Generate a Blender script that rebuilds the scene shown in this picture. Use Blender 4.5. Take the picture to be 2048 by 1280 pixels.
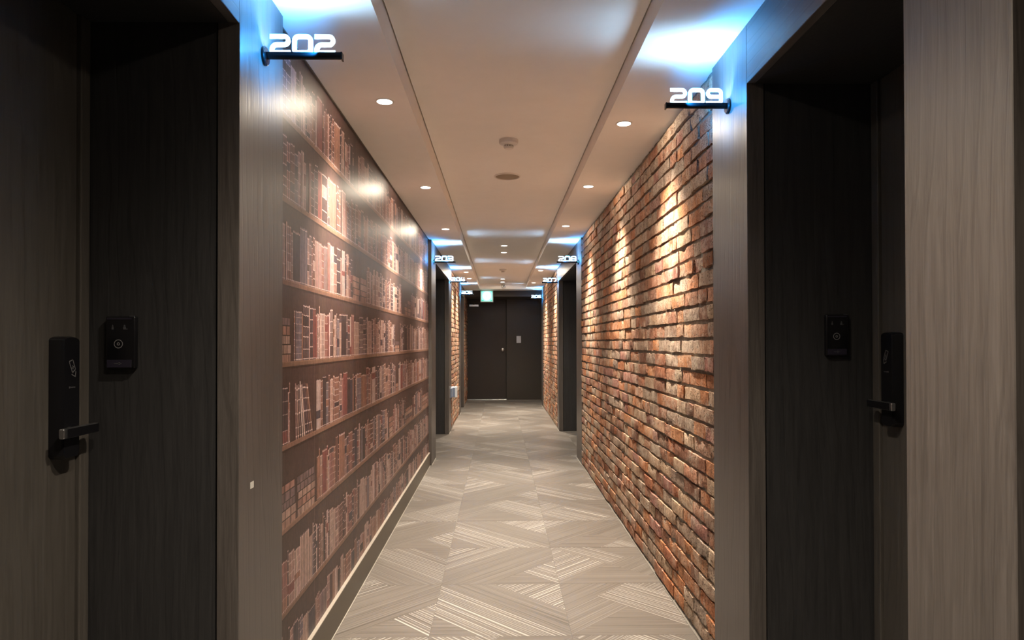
import bpy, bmesh, math, random
import numpy as np
from mathutils import Vector, Matrix, Euler

# ------------------------------------------------------------------ scene clearing
for _o in list(bpy.data.objects):
    bpy.data.objects.remove(_o)
SC = bpy.context.scene
COL = SC.collection
RND = random.Random(7)

# ------------------------------------------------------------------ camera, world, exposure
CAM_H = 1.245
cd = bpy.data.cameras.new('camera')
cam = bpy.data.objects.new('camera', cd)
COL.objects.link(cam)
_yaw, _pitch, _roll = 0.0184010, 0.0097173, -0.0017970
_fw = Vector((math.sin(_yaw) * math.cos(_pitch), math.cos(_yaw) * math.cos(_pitch), math.sin(_pitch)))
_rt = Vector((math.cos(_yaw), -math.sin(_yaw), 0))
_up = _rt.cross(_fw)
_r2 = math.cos(_roll) * _rt + math.sin(_roll) * _up
_u2 = -math.sin(_roll) * _rt + math.cos(_roll) * _up
_m = Matrix((_r2, _u2, -_fw)).transposed().to_4x4()
_m.translation = Vector((0, 0, CAM_H))
cam.matrix_world = _m
cd.sensor_fit = 'HORIZONTAL'
cd.sensor_width = 36.0
cd.lens = 36.0 * 1330.0 / 2048.0
cd.shift_y = (671.97 - 640.0) / 2048.0
cd.clip_start = 0.02
cd.clip_end = 60
SC.camera = cam

world = bpy.data.worlds.new('world')
SC.world = world
world.use_nodes = True
world.node_tree.nodes['Background'].inputs[0].default_value = (0.5, 0.55, 0.65, 1)
world.node_tree.nodes['Background'].inputs[1].default_value = 0.0

vs = SC.view_settings
vs.view_transform = 'Standard'
vs.look = 'None'
vs.exposure = 0.42
vs.gamma = 1.0
vs.use_curve_mapping = False
SC.cycles.use_denoising = True
SC.cycles.max_bounces = 10
SC.cycles.diffuse_bounces = 6
SC.cycles.sample_clamp_indirect = 6.0

# lamp strengths in one place
P_SPOT = 350.0       # soffit downlights
P_TRAY = 165.0       # tray downlights
SPILL = 0.018         # wide spill of a downlight against its core
P_GLOW = 17.0       # added spots at each sign, aimed at its wall to tint the jamb blue
P_LED = 4.8         # strip inside each room sign
C_WARM = (1.0, 0.85, 0.66)
C_LED = (0.42, 0.71, 1.0)
C_GLOW = (0.02, 0.36, 1.0)

# key dimensions (metres; x right, y along the corridor, z up)
XL, XR = -0.692, 0.831            # jamb faces
XPAPER = -0.722
ZSL, ZSR, ZT = 2.292, 2.315, 2.392  # soffits and tray ceiling
TXL, TXR = -0.393, 0.515          # tray edges
YEND = 14.36
YBACK = -2.2

# ------------------------------------------------------------------ helpers
def link(o, parent=None):
    COL.objects.link(o)
    if parent is not None:
        o.parent = parent
    return o

class MB:
    """collects verts / faces / face material-free data for ONE mesh object"""
    def __init__(s):
        s.v, s.f, s.c = [], [], []
    def quad(s, a, b, c, d, col=None):
        n = len(s.v); s.v += [a, b, c, d]; s.f.append((n, n + 1, n + 2, n + 3)); s.c.append(col)
    def poly(s, pts, col=None):
        n = len(s.v); s.v += list(pts); s.f.append(tuple(range(n, n + len(pts)))); s.c.append(col)
    def box(s, x0, x1, y0, y1, z0, z1, col=None):
        n = len(s.v)
        s.v += [(x0, y0, z0), (x1, y0, z0), (x1, y1, z0), (x0, y1, z0), (x0, y0, z1), (x1, y0, z1), (x1, y1, z1), (x0, y1, z1)]
        for q in ((0, 3, 2, 1), (4, 5, 6, 7), (0, 1, 5, 4), (1, 2, 6, 5), (2, 3, 7, 6), (3, 0, 4, 7)):
            s.f.append(tuple(n + i for i in q)); s.c.append(col)
        return s
    def cyl(s, p, axis, r0, r1, h, n=24, cap0=True, cap1=True):
        ax = Vector(axis).normalized()
        t = Vector((0, 0, 1)) if abs(ax.z) < 0.9 else Vector((1, 0, 0))
        u = ax.cross(t).normalized(); w = ax.cross(u)
        b = len(s.v); p = Vector(p)
        for i in range(n):
            a = 2 * math.pi * i / n
            d = u * math.cos(a) + w * math.sin(a)
            s.v.append(tuple(p + d * r0)); s.v.append(tuple(p + ax * h + d * r1))
        for i in range(n):
            j = (i + 1) % n
            s.f.append((b + 2 * i, b + 2 * j, b + 2 * j + 1, b + 2 * i + 1)); s.c.append(None)
        if cap0: s.f.append(tuple(b + 2 * i for i in range(n))[::-1]); s.c.append(None)
        if cap1: s.f.append(tuple(b + 2 * i + 1 for i in range(n))); s.c.append(None)
        return s
    def lathe(s, p, prof, n=32, axis='z'):
        """prof: list of (radius, height); closed solid of revolution about axis through p"""
        b = len(s.v); p = Vector(p)
        for (r, h) in prof:
            for i in range(n):
                a = 2 * math.pi * i / n
                if axis == 'z': d = Vector((r * math.cos(a), r * math.sin(a), h))
                elif axis == 'x': d = Vector((h, r * math.cos(a), r * math.sin(a)))
                else: d = Vector((r * math.cos(a), h, r * math.sin(a)))
                s.v.append(tuple(p + d))
        for k in range(len(prof) - 1):
            for i in range(n):
                j = (i + 1) % n
                s.f.append((b + k * n + i, b + k * n + j, b + (k + 1) * n + j, b + (k + 1) * n + i)); s.c.append(None)
        s.f.append(tuple(b + i for i in range(n))[::-1]); s.c.append(None)
        e = b + (len(prof) - 1) * n
        s.f.append(tuple(e + i for i in range(n))); s.c.append(None)
        return s
    def mesh(s, name, bevel=0.0, seg=2, smooth=False, fix=True):
        me = bpy.data.meshes.new(name)
        me.from_pydata(s.v, [], s.f)
        if fix or bevel > 0:
            bm = bmesh.new(); bm.from_mesh(me)
            if bevel > 0:
                bmesh.ops.remove_doubles(bm, verts=bm.verts, dist=1e-6)
                bmesh.ops.bevel(bm, geom=[e for e in bm.edges if e.is_manifold and e.calc_face_angle(0) > 0.5],
                                offset=bevel, segments=seg, affect='EDGES', profile=0.5)
            bmesh.ops.recalc_face_normals(bm, faces=bm.faces)
            bm.to_mesh(me); bm.free()
        if smooth:
            me.shade_smooth()
            me.set_sharp_from_angle(angle=math.radians(35))
        return me
    def obj(s, name, m, parent=None, bevel=0.0, seg=2, smooth=False, fix=True, loc=None):
        me = s.mesh(name, bevel, seg, smooth, fix)
        me.materials.append(m)
        o = bpy.data.objects.new(name, me)
        if loc is not None: o.location = loc
        return link(o, parent)

def empty(name, loc=(0, 0, 0), parent=None):
    o = bpy.data.objects.new(name, None)
    o.empty_display_size = 0.1
    o.location = loc
    return link(o, parent)

def tag(o, label=None, cat=None, group=None, kind=None):
    if label: o['label'] = label
    if cat: o['category'] = cat
    if group: o['group'] = group
    if kind: o['kind'] = kind
    return o

def set_face_attr(me, name, arr, typ='FLOAT_COLOR'):
    at = me.attributes.new(name, typ, 'FACE')
    arr = np.asarray(arr, dtype=np.float32)
    if typ == 'FLOAT_COLOR':
        if arr.shape[1] == 3: arr = np.concatenate([arr, np.ones((len(arr), 1), np.float32)], 1)
        at.data.foreach_set('color', arr.ravel())
    else:
        at.data.foreach_set('vector', arr.ravel())

# ------------------------------------------------------------------ materials
class NT:
    def __init__(s, name):
        s.m = bpy.data.materials.new(name); s.m.use_nodes = True
        s.t = s.m.node_tree; s.b = s.t.nodes['Principled BSDF']
    def n(s, typ, **kw):
        nd = s.t.nodes.new(typ)
        for k, v in kw.items():
            if k.startswith('i_'):
                nd.inputs[k[2:].replace('_', ' ')].default_value = v
            else: setattr(nd, k, v)
        return nd
    def l(s, a, b): s.t.links.new(a, b)
    def math(s, op, a, b=None, c=None):
        nd = s.t.nodes.new('ShaderNodeMath'); nd.operation = op
        for i, x in enumerate((a, b, c)):
            if x is None: continue
            if isinstance(x, (int, float)): nd.inputs[i].default_value = x
            else: s.l(x, nd.inputs[i])
        return nd.outputs[0]
    def ramp(s, fac, stops):
        nd = s.t.nodes.new('ShaderNodeValToRGB')
        el = nd.color_ramp.elements
        while len(el) < len(stops): el.new(0.5)
        for e, (p, c) in zip(el, stops):
            e.position = p; e.color = (c, c, c, 1) if isinstance(c, (int, float)) else (*c, 1)
        s.l(fac, nd.inputs[0]); return nd.outputs[0]
    def mix(s, fac, a, b, mode='MIX'):
        nd = s.t.nodes.new('ShaderNodeMix'); nd.data_type = 'RGBA'; nd.blend_type = mode
        for idx, x in ((0, fac), (6, a), (7, b)):
            if isinstance(x, (int, float)): nd.inputs[idx].default_value = x
            elif isinstance(x, tuple): nd.inputs[idx].default_value = (*x, 1)
            else: s.l(x, nd.inputs[idx])
        return nd.outputs[2]
    def noise(s, vec, scale, detail=4, rough=0.55, dist=0.0):
        nd = s.n('ShaderNodeTexNoise'); nd.inputs['Scale'].default_value = scale
        nd.inputs['Detail'].default_value = detail; nd.inputs['Roughness'].default_value = rough
        nd.inputs['Distortion'].default_value = dist
        if vec is not None: s.l(vec, nd.inputs['Vector'])
        return nd.outputs['Fac']
    def mapping(s, vec, scale=(1, 1, 1), loc=(0, 0, 0)):
        nd = s.n('ShaderNodeMapping'); nd.inputs['Scale'].default_value = scale; nd.inputs['Location'].default_value = loc
        s.l(vec, nd.inputs['Vector']); return nd.outputs[0]
    def bump(s, h, strength=0.3, dist=0.002):
        nd = s.n('ShaderNodeBump'); nd.inputs['Strength'].default_value = strength; nd.inputs['Distance'].default_value = dist
        s.l(h, nd.inputs['Height']); s.l(nd.outputs[0], s.b.inputs['Normal'])
    def set(s, **kw):
        for k, v in kw.items():
            s.b.inputs[k.replace('_', ' ')].default_value = (*v, 1) if isinstance(v, tuple) else v
        return s

def plain(name, col, rough=0.5, metal=0.0, spec=0.5, emit=None, es=0.0, var=0.06):
    k = NT(name)
    k.set(Base_Color=col, Roughness=rough, Metallic=metal)
    k.b.inputs['Specular IOR Level'].default_value = spec
    if var:
        geo = k.n('ShaderNodeNewGeometry')
        f = k.noise(geo.outputs['Position'], 30, 3)
        c = k.mix(f, tuple(x * (1 - var) for x in col), tuple(min(1, x * (1 + var)) for x in col))
        k.l(c, k.b.inputs['Base Color'])
    if emit:
        k.b.inputs['Emission Color'].default_value = (*emit, 1)
        k.b.inputs['Emission Strength'].default_value = es
    return k.m

def veneer(name, dark, light, along='z', rough=0.38, seed=0.0, figure=0.38):
    k = NT(name)
    geo = k.n('ShaderNodeNewGeometry'); pos = geo.outputs['Position']
    sc = {'z': (1, 1, 0.045), 'y': (1, 0.045, 1)}[along]
    v = k.mapping(pos, sc, (seed, seed * 1.7, seed * 0.6))
    warp = k.noise(k.mapping(pos, {'z': (1.6, 1.6, .5), 'y': (1.6, .5, 1.6)}[along], (seed, 3 + seed, 1)), 3.0, 2)
    sep = k.n('ShaderNodeVectorMath'); sep.operation = 'ADD'
    cw = k.n('ShaderNodeCombineXYZ'); w = k.math('MULTIPLY', warp, 0.022)
    for i in range(3): k.l(w, cw.inputs[i])
    k.l(v, sep.inputs[0]); k.l(cw.outputs[0], sep.inputs[1]); vv = sep.outputs[0]
    fine = k.noise(vv, 260, 3, 0.6)
    mid = k.noise(vv, 60, 3, 0.6)
    rings = k.n('ShaderNodeTexWave'); rings.wave_type = 'BANDS'; rings.bands_direction = 'DIAGONAL'
    rings.inputs['Scale'].default_value = 16; rings.inputs['Distortion'].default_value = 5
    rings.inputs['Detail'].default_value = 2; rings.inputs['Detail Scale'].default_value = 1.2
    k.l(vv, rings.inputs['Vector'])
    ring = k.ramp(rings.outputs['Fac'], [(0.0, 0.0), (0.12, 1.0), (1.0, 1.0)])
    g = k.math('ADD', k.math('MULTIPLY', fine, 0.45), k.math('MULTIPLY', mid, 0.55))
    g2 = k.ramp(g, [(0.33, 0.0), (0.66, 1.0)])
    c = k.mix(g2, tuple(x * 0.9 for x in dark), tuple(x * 1.06 for x in light))
    c = k.mix(k.math('MULTIPLY', k.math('SUBTRACT', 1.0, ring), figure), c, tuple(x * 0.55 for x in dark))
    k.l(c, k.b.inputs['Base Color'])
    k.l(k.math('ADD', k.math('MULTIPLY', g2, 0.14), rough - 0.07), k.b.inputs['Roughness'])
    k.b.inputs['Specular IOR Level'].default_value = 0.45
    k.bump(k.math('ADD', k.math('MULTIPLY', g, 0.7), k.math('MULTIPLY', ring, 0.3)), 0.35, 0.0016)
    return k.m

M = {}
M['veneer'] = veneer('dark_veneer_upright', (0.078, 0.068, 0.064), (0.117, 0.103, 0.097), 'z', 0.40, 0.0, 0.24)
M['veneer_h'] = veneer('dark_veneer_lying', (0.078, 0.068, 0.064), (0.117, 0.103, 0.097), 'y', 0.40, 2.3)
M['veneer_shaded'] = veneer('shaded_recess_veneer', (0.025, 0.025, 0.027), (0.036, 0.0355, 0.0375), 'z', 0.5, 5.1, 0.10)  # same veneer as the jambs, darkened: recess shade is put into the colour
M['door'] = veneer('door_veneer', (0.064, 0.057, 0.051), (0.084, 0.076, 0.069), 'z', 0.5, 9.4, 0.12)
M['base'] = plain('baseboard_paint', (0.105, 0.088, 0.066), 0.45)
M['dark'] = plain('dark_brown_paint', (0.034, 0.028, 0.024), 0.5)
M['dark2'] = plain('dark_brown_panel', (0.046, 0.040, 0.033), 0.5)
M['caulk'] = plain('pale_sealant', (0.42, 0.40, 0.36), 0.5)
M['edge'] = plain('baseboard_edge', (0.30, 0.27, 0.235), 0.5)
M['black'] = plain('black_plastic', (0.006, 0.006, 0.008), 0.28, spec=0.5)
M['blackmatt'] = plain('black_matt', (0.012, 0.012, 0.015), 0.55)
M['purple'] = plain('dark_purple_plastic', (0.022, 0.019, 0.034), 0.4)
M['mark'] = plain('grey_print', (0.22, 0.22, 0.24), 0.5)
M['markdim'] = plain('dim_grey_print', (0.07, 0.07, 0.08), 0.5)
M['markcard'] = plain('faint_grey_print', (0.13, 0.13, 0.14), 0.5)
M['metal'] = plain('satin_chrome', (0.62, 0.63, 0.66), 0.28, metal=1.0)
M['armmetal'] = plain('black_anodised_metal', (0.02, 0.024, 0.03), 0.22, metal=0.6)
M['white'] = plain('white_plastic', (0.74, 0.71, 0.67), 0.4)
M['whitebox'] = plain('white_box_plastic', (0.80, 0.84, 0.90), 0.3)
M['bluebox'] = plain('grey_blue_plastic', (0.22, 0.27, 0.38), 0.35)
M['grille'] = plain('speaker_mesh', (0.30, 0.25, 0.19), 0.7)
M['wallback'] = plain('corridor_paint', (0.10, 0.085, 0.07), 0.6)
M['led'] = plain('led_strip', (0.1, 0.1, 0.1), 0.5, emit=(0.25, 0.65, 1.0), es=3.0, var=0)
M['digit'] = plain('lit_acrylic', (0.8, 0.9, 1.0), 0.4, emit=(0.80, 0.98, 1.0), es=0.72, var=0)
M['lens'] = plain('lit_lens', (0.9, 0.9, 0.9), 0.4, emit=(1.0, 0.93, 0.82), es=7.0, var=0)
M['exitframe'] = plain('exit_sign_case', (0.55, 0.60, 0.58), 0.35)
M['exitgreen'] = plain('exit_sign_green', (0.05, 0.4, 0.3), 0.4, emit=(0.03, 0.50, 0.36), es=1.0, var=0)
M['exitwhite'] = plain('exit_sign_white', (0.8, 0.9, 0.9), 0.4, emit=(0.72, 1.0, 0.95), es=0.95, var=0)
M['exitmint'] = plain('exit_sign_mint', (0.4, 0.8, 0.7), 0.4, emit=(0.30, 0.86, 0.74), es=0.9, var=0)
M['chip'] = plain('white_paper_chip', (0.75, 0.74, 0.70), 0.6)

def mat_plaster(name, col):
    k = NT(name)
    geo = k.n('ShaderNodeNewGeometry')
    f = k.noise(geo.outputs['Position'], 9, 5)
    k.l(k.mix(f, tuple(x * 0.96 for x in col), tuple(min(1, x * 1.03) for x in col)), k.b.inputs['Base Color'])
    k.set(Roughness=0.6); k.b.inputs['Specular IOR Level'].default_value = 0.35
    k.bump(k.noise(geo.outputs['Position'], 220, 2), 0.05, 0.0006)
    return k.m
M['plaster'] = mat_plaster('white_ceiling_paint', (0.92, 0.89, 0.85))

def mat_brick(name, use_attr):
    k = NT(name)
    if use_attr:
        a = k.n('ShaderNodeAttribute', attribute_name='Col'); base = a.outputs['Color']
    else:
        a = k.n('ShaderNodeObjectInfo'); base = a.outputs['Color']
    geo = k.n('ShaderNodeNewGeometry'); pos = geo.outputs['Position']
    blot = k.noise(pos, 14, 5, 0.65)
    c = k.mix(k.ramp(blot, [(0.36, 0.0), (0.68, 1.0)]), base, k.mix(1.0, base, (0.62, 0.50, 0.44), 'MULTIPLY'))
    # upright streaks from wire cutting
    st = k.noise(k.mapping(pos, (1, 1, 0.18)), 75, 3, 0.6)
    c = k.mix(k.ramp(st, [(0.42, 0.0), (0.62, 0.65)]), c, k.mix(1.0, c, (0.55, 0.48, 0.45), 'MULTIPLY'))
    # pale mortar haze left on the faces
    hz = k.noise(pos, 6.5, 6, 0.7)
    hz2 = k.noise(pos, 45, 4, 0.7)
    hf = k.math('MULTIPLY', k.ramp(hz, [(0.46, 0.0), (0.66, 0.75)]), k.ramp(hz2, [(0.36, 0.25), (0.60, 1.0)]))
    c = k.mix(hf, c, (0.60, 0.51, 0.41))
    # dark pits
    pit = k.noise(pos, 150, 3, 0.6)
    pitm = k.ramp(pit, [(0.35, 1.0), (0.44, 0.0)])
    c = k.mix(k.math('MULTIPLY', pitm, 0.75), c, (0.05, 0.032, 0.024))
    k.l(c, k.b.inputs['Base Color'])
    k.set(Roughness=0.88); k.b.inputs['Specular IOR Level'].default_value = 0.2
    h = k.math('SUBTRACT', k.math('ADD', k.math('MULTIPLY', blot, 0.9), k.math('MULTIPLY', hz2, 0.5)), k.math('MULTIPLY', pitm, 0.7))
    k.bump(h, 0.95, 0.009)
    return k.m
M['brick'] = mat_brick('reclaimed_brick', False)
M['brick_attr'] = mat_brick('reclaimed_brick_joined', True)

def mat_mortar():
    k = NT('grey_mortar')
    geo = k.n('ShaderNodeNewGeometry'); pos = geo.outputs['Position']
    f = k.noise(pos, 30, 6, 0.7)
    k.l(k.ramp(f, [(0.3, (0.17, 0.155, 0.135)), (0.7, (0.36, 0.335, 0.29))]), k.b.inputs['Base Color'])
    k.set(Roughness=0.95); k.b.inputs['Specular IOR Level'].default_value = 0.1
    k.bump(k.noise(pos, 90, 5, 0.7), 0.8, 0.006)
    return k.m
M['mortar'] = mat_mortar()

def mat_print():
    k = NT('printed_wallpaper')
    a = k.n('ShaderNodeAttribute', attribute_name='Col')
    geo = k.n('ShaderNodeNewGeometry'); pos = geo.outputs['Position']
    s1 = k.noise(k.mapping(pos, (1, 1, 0.10)), 190, 3, 0.6)
    s2 = k.noise(pos, 60, 4, 0.7)
    f = k.math('ADD', k.math('MULTIPLY', s1, 0.8), k.math('MULTIPLY', s2, 0.75))
    f = k.ramp(f, [(0.45, 0.55), (1.05, 1.45)])
    c = k.mix(1.0, k.mix(1.0, a.outputs['Color'], (0.64, 0.585, 0.69), 'MULTIPLY'), f, 'MULTIPLY')
    k.l(c, k.b.inputs['Base Color'])
    k.set(Roughness=0.42); k.b.inputs['Specular IOR Level'].default_value = 0.34
    k.bump(k.noise(pos, 420, 2), 0.10, 0.0006)
    return k.m
M['print'] = mat_print()

def mat_floor():
    k = NT('striped_vinyl_tile')
    at = k.n('ShaderNodeAttribute', attribute_name='stripe')   # (cos, sin, brightness)
    tc = k.n('ShaderNodeTexCoord'); oi = k.n('ShaderNodeObjectInfo')
    s = k.n('ShaderNodeSeparateXYZ'); k.l(at.outputs['Vector'], s.inputs[0])
    p = k.n('ShaderNodeSeparateXYZ'); k.l(tc.outputs['Object'], p.inputs[0])
    cx, sx, br = s.outputs; x, y, _ = p.outputs
    v = k.math('SUBTRACT', k.math('MULTIPLY', cx, y), k.math('MULTIPLY', sx, x))
    u = k.math('ADD', k.math('MULTIPLY', cx, x), k.math('MULTIPLY', sx, y))
    rnd = k.math('MULTIPLY', oi.outputs['Random'], 37.0)
    comb = k.n('ShaderNodeCombineXYZ'); k.l(v, comb.inputs[0]); k.l(k.math('MULTIPLY', u, 0.006), comb.inputs[1]); k.l(rnd, comb.inputs[2])
    fine = k.noise(comb.outputs[0], 210, 3, 0.6)
    comb2 = k.n('ShaderNodeCombineXYZ'); k.l(v, comb2.inputs[0]); k.l(rnd, comb2.inputs[1])
    n1 = k.noise(comb2.outputs[0], 22, 1, 0.4); n2 = k.noise(comb2.outputs[0], 48, 1, 0.4)
    saw = k.math('FRACT', k.math('ADD', k.math('MULTIPLY', v, 62.0), k.math('MULTIPLY', n1, 2.4)))
    lw = k.math('MULTIPLY', k.math('SUBTRACT', n2, 0.33), 1.1)
    line = k.n('ShaderNodeMapRange'); k.l(k.math('SUBTRACT', lw, saw), line.inputs['Value'])
    line.inputs['From Min'].default_value = -0.03; line.inputs['From Max'].default_value = 0.03
    c = k.ramp(fine, [(0.34, (0.074, 0.065, 0.058)), (0.46, (0.125, 0.112, 0.101)), (0.62, (0.150, 0.136, 0.123)), (0.75, (0.182, 0.168, 0.155))])
    w = k.math('MULTIPLY', line.outputs[0], br)
    c = k.mix(k.math('MULTIPLY', w, 0.85), c, (0.44, 0.43, 0.41))
    k.l(c, k.b.inputs['Base Color'])
    k.set(Roughness=0.36); k.b.inputs['Specular IOR Level'].default_value = 0.5
    return k.m
M['floor'] = mat_floor()
M['joint'] = plain('floor_joint', (0.17, 0.155, 0.14), 0.6)

# ------------------------------------------------------------------ floor: slab with one object per tile
def build_floor():
    root = MB().box(-1.62, 1.78, YBACK - 0.1, YEND + 0.2, -0.06, -0.0028).obj('floor', M['joint'])
    tag(root, kind='structure')
    T = 0.6065; g = 0.0004; th = 0.0028
    def design(polys):
        m = MB(); at = []
        for pts, ang, br in polys:
            m.poly([((a * T), (b * T), th) for a, b in pts]); at.append((math.cos(math.radians(ang)), math.sin(math.radians(ang)), br))
        e = 0.0
        for a, b in (((0, 0), (1, 0)), ((1, 0), (1, 1)), ((1, 1), (0, 1)), ((0, 1), (0, 0))):
            m.quad((a[0] * T, a[1] * T, 0), (b[0] * T, b[1] * T, 0), (b[0] * T, b[1] * T, th), (a[0] * T, a[1] * T, th)); at.append((1, 0, 0))
        # pull edges in for the joint
        m.v = [(min(max(x, g), T - g), min(max(y, g), T - g), z) for x, y, z in m.v]
        me = m.mesh('tile', fix=False); me.materials.append(M['floor'])
        set_face_attr(me, 'stripe', at, 'FLOAT_VECTOR')
        return me
    D = [
        design([([(0, 0), (0.40, 0), (1, .60), (1, 1), (0.62, 1), (0, .38)], 45, 0.12),
                ([(0, .38), (.62, 1), (0, 1)], 45, 1.0),
                ([(.40, 0), (.70, .30), (1, 0)], 0, 0.0),
                ([(.70, .30), (1, 0), (1, .60)], 135, 1.0)]),
        design([([(0, 0), (1, 0), (.5, .5)], 0, 0.0),
                ([(0, 0), (.5, .5), (.28, .72), (0, .44)], 45, 0.25),
                ([(0, .44), (.56, 1), (0, 1)], 45, 0.0),
                ([(.5, .5), (1, 0), (1, .62), (.62, 1), (.56, 1), (.28, .72)], 135, 1.0),
                ([(1, .62), (1, 1), (.62, 1)], 45, 0.5)]),
        design([([(0, 0), (.36, 0), (0, .36)], 0, 0.0),
                ([(.36, 0), (1, 0), (0, 1), (0, .36)], 135, 0.9),
                ([(1, 0), (1, .45), (.45, 1), (0, 1)], 135, 0.15),
                ([(1, .45), (1, 1), (.45, 1)], 45, 1.0)]),
        design([([(0, 0), (1, 1), (.36, 1), (0, .64)], 45, 0.1),
                ([(0, .64), (.36, 1), (0, 1)], 45, 1.0),
                ([(0, 0), (.5, 0), (.75, .25), (.5, .5)], 0, 0.0),
                ([(.5, 0), (1, 0), (.75, .25)], 135, 0.8),
                ([(1, 0), (1, 1), (.5, .5)], 45, 0.0)]),
        design([([(0, 1), (1, 0), (1, .40), (.40, 1)], 135, 0.25),
                ([(.40, 1), (1, .40), (1, 1)], 0, 0.0),
                ([(0, 1), (0, .30), (.35, .65)], 45, 0.8),
                ([(0, .30), (.35, .65), (.80, .20), (.60, 0), (.30, 0)], 135, 1.0),
                ([(0, 0), (.30, 0), (0, .30)], 45, 0.1),
                ([(.60, 0), (1, 0), (.80, .20)], 45, 0.6)]),
        design([([(0, 0), (0, 1), (.5, .5)], 45, 0.9),
                ([(0, 0), (.5, .5), (1, 0)], 0, 0.0),
                ([(1, 0), (1, .7), (.7, .7), (.5, .5)], 45, 0.15),
                ([(0, 1), (.5, .5), (.7, .7), (.4, 1)], 135, 0.7),
                ([(.4, 1), (.7, .7), (1, .7), (1, 1)], 0, 0.1)]),
    ]
    r = random.Random(21)
    x0s = [-0.302 - 2 * T, -0.302 - T, -0.302, -0.302 + T, -0.302 + 2 * T, -0.302 + 3 * T]
    seq = {}
    for j in range(-7, 20):
        for i, x0 in enumerate(x0s):
            y0 = 2.83 + j * T
            if y0 > YEND + 0.1 or y0 < YBACK: continue
            if i in (0, 4, 5) and j > 3 and y0 > 9.5: continue
            q = r.choice([k for k in range(6) if k != seq.get(i) and k != seq.get(i - 1)])
            seq[i] = q
            o = bpy.data.objects.new('tile', D[q])
            o.location = (x0, y0, -0.0028)
            if r.random() < 0.35 and q not in (1,):
                o.rotation_euler = (0, 0, math.pi); o.location = (x0 + T, y0 + T, -0.0028)
            link(o, root)
    return root
build_floor()

# ------------------------------------------------------------------ ceiling: soffits, tray, end drop
def build_ceiling():
    root = MB().box(TXL - 0.08, TXR + 0.08, YBACK, 13.08, 2.44, 2.48).obj('ceiling', M['dark'])
    tag(root, kind='structure')
    MB().box(TXL + 0.006, TXR - 0.006, YBACK, 13.0 - 0.003, ZT, 2.425).obj('tray_panel', M['plaster'], root)
    MB().box(-1.62, TXL, YBACK, 13.0, ZSL, 2.44).obj('soffit', M['plaster'], root)
    MB().box(TXR, 1.80, YBACK, 13.0, ZSR, 2.44).obj('soffit', M['plaster'], root)
    m = MB()
    m.box(-1.62, 1.80, 13.0, YEND + 0.2, ZSL, 2.44)
    m.obj('soffit', M['plaster'], root)
    t = MB().box(-0.80, 1.0, 13.42, YEND + 0.1, 2.172, ZSL - 0.001).obj('trim_1', M['dark'])
    tag(t, kind='structure')
    # thin bead where the wallpaper meets the soffit
    m = MB().box(XPAPER - 0.001, XPAPER + 0.006, 2.132, 6.755, ZSL - 0.006, ZSL - 0.0005)
    tag(m.obj('trim_2', M['base']), kind='structure')
build_ceiling()

# ------------------------------------------------------------------ outer shells of the walls
WL = empty('wall_left'); tag(WL, kind='structure')
WR = empty('wall_right'); tag(WR, kind='structure')
MB().box(-1.70, -1.30, YBACK, YEND + 0.2, 0, 2.44).obj('backing', M['dark'], WL)
MB().box(1.46, 1.86, YBACK, YEND + 0.2, 0, 2.44).obj('backing', M['dark'], WR)
wb = MB().box(-1.62, 1.80, YBACK - 0.1, YBACK, 0, 2.44).obj('wall_back', M['wallback']); tag(wb, kind='structure')

# ------------------------------------------------------------------ recessed door bays
def jamb(side, y0, y1, parent, depth=0.06, chip=False):
    """upright veneer board: its face looks into the corridor"""
    x = XL if side < 0 else XR
    a, b = sorted((x, x + side * 0.62 if False else x + side * 0.57))
    z1 = (ZSL if side < 0 else ZSR) - 0.001
    return MB().box(a, b, y0, y1, 0.003, z1).obj('jamb', M['veneer'], parent, bevel=0.0015, seg=1)

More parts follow.
